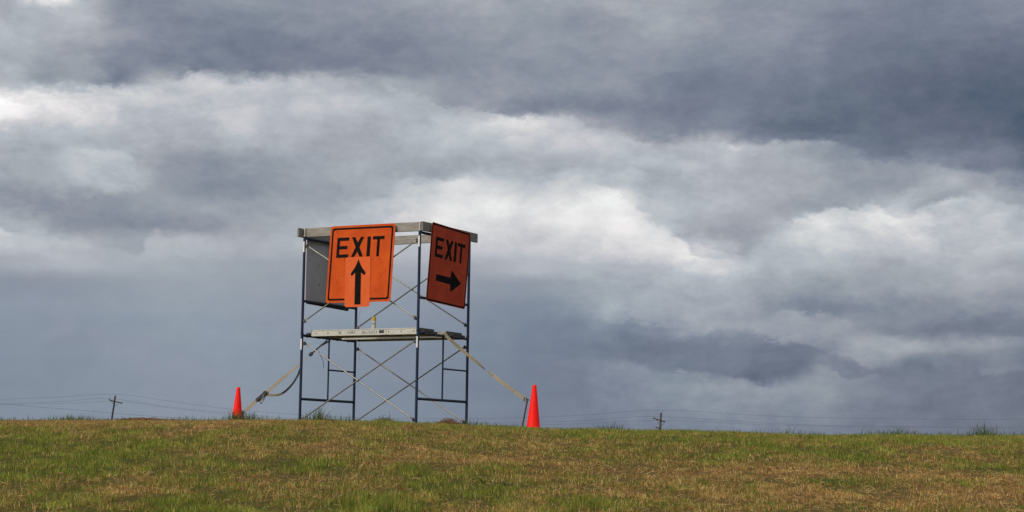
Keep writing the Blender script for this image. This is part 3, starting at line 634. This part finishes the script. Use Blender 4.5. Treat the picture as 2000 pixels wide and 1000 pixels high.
# right
RA = S @ Vector((LL, .76, 1.5)); RB = S @ Vector((LL + 1.50, .76, 0)); RB.z = 2.50
rt = empty('ratchet_strap', Matrix.Translation(RB)); tag(rt, 'khaki strap twisting from the right side of the scaffold down to the right cone', 'strap')
inv = Matrix.Translation(-RB)
pts = [inv @ q for q in line(RA + Vector((.02, 0, .02)), RB + Vector((-.03, 0, .02)), 40, .03)]
bm = bmesh.new(); ribbon(bm, pts, .052, [R(8) + R(172) * (1 / (1 + math.exp(-(i - 22) / 2.2))) for i in range(41)]); mkobj('webbing', bm, MWEB, rt)
bm = bmesh.new(); c_ = inv @ RA
tube(bm, [c_ + Vector((math.cos(a_) * .03, 0, math.sin(a_) * .03)) for a_ in np.linspace(0, 5.8, 14)], .006, 6); ribbon(bm, [c_ + Vector((.0, 0, .03)), c_ + Vector((.03, 0, .024)), c_ + Vector((.07, -.01, -.02))], .05, [0, 0, 0], .006); mkobj('loop', bm, MWEB, rt, True)
bm = bmesh.new(); q0 = Vector((-.03, 0, .02))
tube(bm, [q0 + Vector((-.01, 0, .028)), q0 + Vector((.02, 0, .015)), q0 + Vector((.012, 0, -.035)), q0 + Vector((-.03, 0, -.02)), q0 + Vector((-.01, 0, .028))], .005, 8)
tube(bm, [q0 + Vector((.01, 0, .01)), q0 + Vector((.04, .0, -.005)), q0 + Vector((.065, 0, -.012))], .008, 8); mkobj('hook', bm, MBLK, rt, True)
bx_, by_ = RB.x - .085, RB.y
bm = bmesh.new(); zb_ = gz(bx_, by_) - .15; tube(bm, [(bx_ - RB.x - .03, 0, zb_ - RB.z), (.0, 0, .0), (.006, 0, .022)], .0125, 10)
for i in range(14):
    t_ = i / 14; tube(bm, [Vector((bx_ - RB.x - .03, 0, zb_ - RB.z)).lerp(Vector((0, 0, 0)), t_ + .01), Vector((bx_ - RB.x - .03, 0, zb_ - RB.z)).lerp(Vector((0, 0, 0)), t_ + .025)], .0145, 8)
sk = mkobj('ground_stake', bm, MRUST, None, True, Matrix.Translation(RB)); tag(sk, 'leaning rusty steel stake between the grass and the taller right cone', 'stake', 'stakes holding the straps')
# left
LA = S @ Vector((0, .76, 1.5)); LB = S @ Vector((-1.665, .76, 0)); LB.z = 2.325
lf = empty('ratchet_strap', Matrix.Translation(LB)); inv = Matrix.Translation(-LB); tag(lf, 'khaki strap with black ratchet and loose tail running down to the left cone', 'strap')
d_ = LA - LB; f_ = lambda t: inv @ (LB + d_ * t)
bm = bmesh.new(); ribbon(bm, [f_(.80), f_(.88), f_(.97), f_(1.0) + Vector((-.02, 0, .02)), f_(1.0) + Vector((.02, 0, .026)), f_(.985) + Vector((.03, 0, -.02)), f_(.9), f_(.82)], .026, [0] * 8, .004); mkobj('loop', bm, MWEBB, lf)
bm = bmesh.new(); q = f_(.79); box(bm, (-.035, -.02, -.026), (.035, .02, .026), bev=.008, M4=Matrix.Translation(q) @ d_.to_track_quat('X', 'Z').to_matrix().to_4x4()); mkobj('buckle', bm, MBLK, lf)
bm = bmesh.new(); ribbon(bm, [f_(.80 - .55 * i / 24) for i in range(25)], .052, [R(62 - 55 * min(i / 14, 1)) for i in range(25)]); mkobj('webbing', bm, MWEB, lf)
bm = bmesh.new(); ribbon(bm, [f_(.19 - .17 * i / 6) for i in range(7)], .060, [R(5)] * 7); mkobj('webbing', bm, MWEB, lf)
MR = Matrix.Translation(f_(.225)) @ d_.to_track_quat('X', 'Z').to_matrix().to_4x4()
bm = bmesh.new()
for s_ in (-1, 1): box(bm, (-.13, s_ * .030 - .003, -.028), (.12, s_ * .030 + .003, .026), bev=.003, M4=MR)
tube(bm, [MR @ Vector((.08, -.035, 0)), MR @ Vector((.08, .035, 0))], .034, 16); tube(bm, [MR @ Vector((-.10, -.035, 0)), MR @ Vector((-.10, .035, 0))], .016, 12)
rb = mkobj('ratchet', bm, MBLK, lf, True)
bm = bmesh.new(); 
for s_ in (-1, 1): tube(bm, [MR @ Vector((.05, s_ * .03, -.02)), MR @ Vector((-.03, s_ * .03, -.055)), MR @ Vector((-.09, s_ * .03, -.075))], .006, 8)
tube(bm, [MR @ Vector((-.09, -.034, -.075)), MR @ Vector((-.09, .034, -.075))], .011, 10); tube(bm, [MR @ Vector((-.02, -.034, -.05)), MR @ Vector((-.02, .034, -.05))], .006, 8); mkobj('ratchet_handle', bm, MPIN, rb, True)
def tail(ts, zo): 
    return [f_(t) + Vector((0, .0, z)) for t, z in zip(ts, zo)]
def spline(P, n):
    P = [Vector(p) for p in P]; out = []
    for i in range(len(P) - 1):
        p0, p1, p2, p3 = P[max(i - 1, 0)], P[i], P[i + 1], P[min(i + 2, len(P) - 1)]
        for k_ in range(n):
            t = k_ / n; out.append(.5 * ((2 * p1) + (p2 - p0) * t + (2 * p0 - 5 * p1 + 4 * p2 - p3) * t * t + (3 * p1 - 3 * p2 + p3 - p0) * t ** 3))
    out.append(P[-1]); return out
tp = spline(tail([.255, .32, .42, .506, .58, .63, .66, .685], [-.01, -.10, -.215, -.25, -.23, -.18, -.12, -.05]), 6); nn = len(tp)
cut_ = int(nn * .36)
bm = bmesh.new(); ribbon(bm, tp[:cut_ + 1], .040, [R(5 + 35 * i / cut_) for i in range(cut_ + 1)]); mkobj('loose_tail', bm, MWEB, lf)
bm = bmesh.new(); ribbon(bm, tp[cut_:], .034, [R(40 - 35 * math.sin(math.pi * i / (nn - cut_ - 1))) for i in range(nn - cut_)]); mkobj('loose_tail', bm, MWEBB, lf)
bm = bmesh.new(); tube(bm, [(.03, 0, .012), (.0, 0, .02), (-.02, 0, .004), (.0, 0, -.02), (.03, 0, -.01)], .007, 8); tube(bm, [(-.02, 0, .0), (-.05, 0, .006)], .009, 8); mkobj('hook', bm, MBLK, lf, True)
bm = bmesh.new(); zb_ = gz(LB.x, LB.y) - .12 - LB.z; tube(bm, [(.012, 0, zb_), (-.012, 0, .008)], .014, 10); tube(bm, [(-.035, 0, .008), (.012, 0, .004)], .018, 10)
sk = mkobj('ground_stake', bm, MRUST, None, True, Matrix.Translation(LB)); tag(sk, 'short dark stake in the grass right beside the left cone', 'stake', 'stakes holding the straps')
# thin hanging cord and string
def local_thing(name, lpts, r, m, label, cat):
    o0 = S @ Vector(lpts[0]); bm = bmesh.new(); tube(bm, [S @ Vector(p) - o0 for p in spline(lpts, 6)], r, 6)
    o = mkobj(name, bm, m, None, True, Matrix.Translation(o0)); tag(o, label, cat)
local_thing('cord', [(-.20, .76, 1.30), (-.13, .74, 1.20), (-.10, .75, 1.12), (-.09, .76, 1.02)], .004, MWEBB, 'short dark loose cord dangling beside the left strap under the platform', 'cord')
local_thing('string', [(.10, WW - .02, 2.03), (.06, WW - .05, 1.7), (.11, WW - .03, 1.4), (.09, WW - .05, 1.05)], .0028, MPAPER, 'thin pale string hanging down by the back left scaffold post', 'string')

# ------------------------------------------------------------------ traffic cones
def cone(x, y, zb, hgt, tilt, label):
    r = empty('traffic_cone', Matrix.Translation((x, y, zb)) @ Matrix.Rotation(tilt, 4, 'Y')); tag(r, label, 'traffic cone', 'traffic cones marking the strap stakes')
    bm = bmesh.new(); k_ = hgt / .70
    lathe(bm, [(.114 * k_, .028), (.107 * k_, .05), (.101 * k_, .07), (.030 * k_, hgt - .015), (.0285 * k_, hgt - .004), (.026 * k_, hgt), (.020 * k_, hgt), (.018 * k_, hgt - .03)], 40)
    mkobj('cone_body', bm, MCONE, r, True)
    bm = bmesh.new(); prism(bm, [(a, b) for a, b in rrect(.36, .36, .03)], 0, .028)
    for v in bm.verts: v.co = Vector((v.co.x, v.co.z, v.co.y))
    mkobj('base', bm, MRUB if hgt > .68 else MCONE, r)
cone(.352, 27.95, gz(.352, 27.95) - .012, 2.73 - gz(.352, 27.95) + .012, R(1.0), 'taller looking red orange traffic cone right of the scaffold, hiding part of a leaning stake')
cone(-4.525, 30.9, 2.745 - .70, .70, R(.8), 'red orange traffic cone left of the scaffold, its base hidden behind the brow')

# ------------------------------------------------------------------ utility poles and wires, about 260 m beyond the hill
def at(px, py, Y):
    d_ = FW + RT * ((px - 1000) / FPX) + UP * ((500 - py) / FPX); return EYE + d_ * (Y / d_.y)
YP = 260
def pole(top, bot, armL, armR, pin, r, m, label, extra=None, braces=()):
    T_, B_ = at(*top, YP), at(*bot, YP); dd = (B_ - T_).normalized(); zg = -2.2; B_ = T_ + dd * ((zg - T_.z) / dd.z)
    root = empty('utility_pole', Matrix.Translation(B_)); inv = Matrix.Translation(-B_); tag(root, label, 'utility pole', 'utility poles beyond the hill')
    bm = bmesh.new(); tube(bm, [inv @ B_, inv @ T_], [r * 1.2, r * .92], 14); mkobj('pole', bm, m, root, True)
    def arm(a, b, nm, hh=.075):
        A_, B2 = inv @ at(*a, YP - .22), inv @ at(*b, YP - .22); u_ = B2 - A_
        bm = bmesh.new(); box(bm, (0, -.06, -hh), (u_.length, .06, hh), bev=.01, M4=Matrix.Translation(A_) @ u_.to_track_quat('X', 'Z').to_matrix().to_4x4()); return mkobj(nm, bm, MPOLE, root)
    ao = arm(armL, armR, 'crossarm')
    if extra: arm(*extra, 'lower_arm', .06)
    for a, b in braces:
        bm = bmesh.new(); tube(bm, [inv @ at(*a, YP - .2), inv @ at(*b, YP - .2)], .028, 6); mkobj('arm_brace', bm, MPOLE, root)
    for (px_, py_), (qx, qy) in (((armL[0] + 1, armL[1] + .3), (armL[0] + 1.2, armL[1] - 3.4)), ((armR[0] - 1, armR[1]), (armR[0] - .8, armR[1] - 3.6)), ((top[0] + .6, top[1] + .5), pin)):
        a, b = inv @ at(px_, py_, YP - .22), inv @ at(qx, qy, YP - .22)
        bm = bmesh.new(); tube(bm, [a, a.lerp(b, .5), a.lerp(b, .55), a.lerp(b, .8), b], [.02, .02, .06, .07, .035], 10); mkobj('insulator', bm, MCER, root, True)
pole((225.3, 773.5), (218, 821), (212.5, 780.8), (238.9, 788), (224.6, 769.5), .125, MPOLE, 'dark leaning utility pole with one tilted crossarm, left of the cones', None, (((216.5, 782.5), (223.3, 791)), ((231, 789.5), (222.6, 793.5))))
pole((1291.2, 806.4), (1289.3, 838), (1275.6, 816.6), (1299.6, 824.4), (1294, 800.6), .155, MPOLE2, 'weathered greenish utility pole sunk to its crossarm behind the brow, right of the scaffold', ((1280, 834), (1290, 837)), (((1281.6, 819), (1287, 828)), ((1297, 826), (1291, 833))))
def wire(pts, r, label):
    P = [at(px, py, YP - .22) for px, py in pts]; q = spline(P, 10); bm = bmesh.new(); o0 = q[0]
    tube(bm, [a - o0 for a in q], r, 6); o = mkobj('power_line', bm, MWIRE, None, True, Matrix.Translation(o0)); tag(o, label, 'power line', 'power lines strung beyond the hill')
wire([(-900, 770), (-500, 788), (-200, 786), (0, 780), (120, 775), (224.6, 769.8), (340, 784.5), (447, 798.5), (600, 811), (760, 817.5), (917, 817.3), (1050, 814.5), (1150, 809.8), (1294, 801), (1490, 811.8), (1643, 816.5), (1850, 818.8), (2000, 818.4), (2300, 812), (2700, 795)], .015, 'highest of the long power lines, passing over the tops of both utility poles')
wire([(-900, 784), (-500, 799), (-200, 794), (50, 787), (120, 784.3), (213.5, 778.6), (330, 794.5), (447, 806.5), (600, 819), (760, 826), (917, 827), (1050, 824.5), (1150, 821), (1277, 813.6), (1490, 826.2), (1639, 831.3), (1850, 833.5), (2000, 833.6), (2300, 828), (2700, 812)], .015, 'long power line carried on the left tips of both utility pole crossarms')
wire([(-900, 789), (-500, 802), (-200, 798), (40, 790), (120, 788), (238, 785), (340, 798), (447, 809.5), (600, 822), (760, 830), (917, 831), (1050, 829.5), (1150, 826.8), (1298.6, 821), (1490, 829.3), (1639, 833.4), (1850, 835.6), (2000, 836), (2300, 831), (2700, 815)], .014, 'long power line carried on the right tips of both utility pole crossarms')
wire([(-600, 745), (-200, 773), (0, 788.5), (68, 794.4), (153, 801), (238, 808.3), (315, 814), (480, 824), (800, 838)], .018, 'lone lower cable sloping down rightwards behind the left utility pole')

# ------------------------------------------------------------------ small weeds in the foreground turf
def weed(x, y, n, s, c, label):
    z = gz(x, y); vs = []; bm = bmesh.new()
    for i in range(n):
        a = random.random() * 6.28; l = s * (.5 + .6 * random.random()); e = .3 + .7 * random.random(); w = l * .22
        d_ = Vector((math.cos(a), math.sin(a), 0)); sdv = Vector((-d_.y, d_.x, 0)) * w / 2; prev = None
        for k_ in range(5):
            t = k_ / 4; p = d_ * l * t + Vector((0, 0, l * e * (t - .55 * t * t) * 1.3)); ww = math.sin(math.pi * min(t * .9 + .1, 1)) 
            r_ = [bm.verts.new(p - sdv * ww), bm.verts.new(p + Vector((0, 0, -.12 * w)) ), bm.verts.new(p + sdv * ww)]
            if prev: 
                for j in (0, 1): bm.faces.new((prev[j], prev[j + 1], r_[j + 1], r_[j]))
            prev = r_
    o = mkobj('weed', bm, c, None, False, Matrix.Translation((x, y, z))); tag(o, label, 'weed', 'broad leaved weeds in the turf')
MW1 = mat('weed leaf', (.020, .045, .018), (.04, .075, .03), .5, scale=20); MW2 = mat('bright weed leaf', (.07, .14, .03), (.10, .18, .04), .5, scale=20)
weed(-.02, 15.95, 16, .07, MW1, 'small dark green weed in the turf below the right end of the scaffold')
weed(-.22, 16.1, 14, .07, MW2, 'bright green weed just left of the small dark weed below the scaffold')
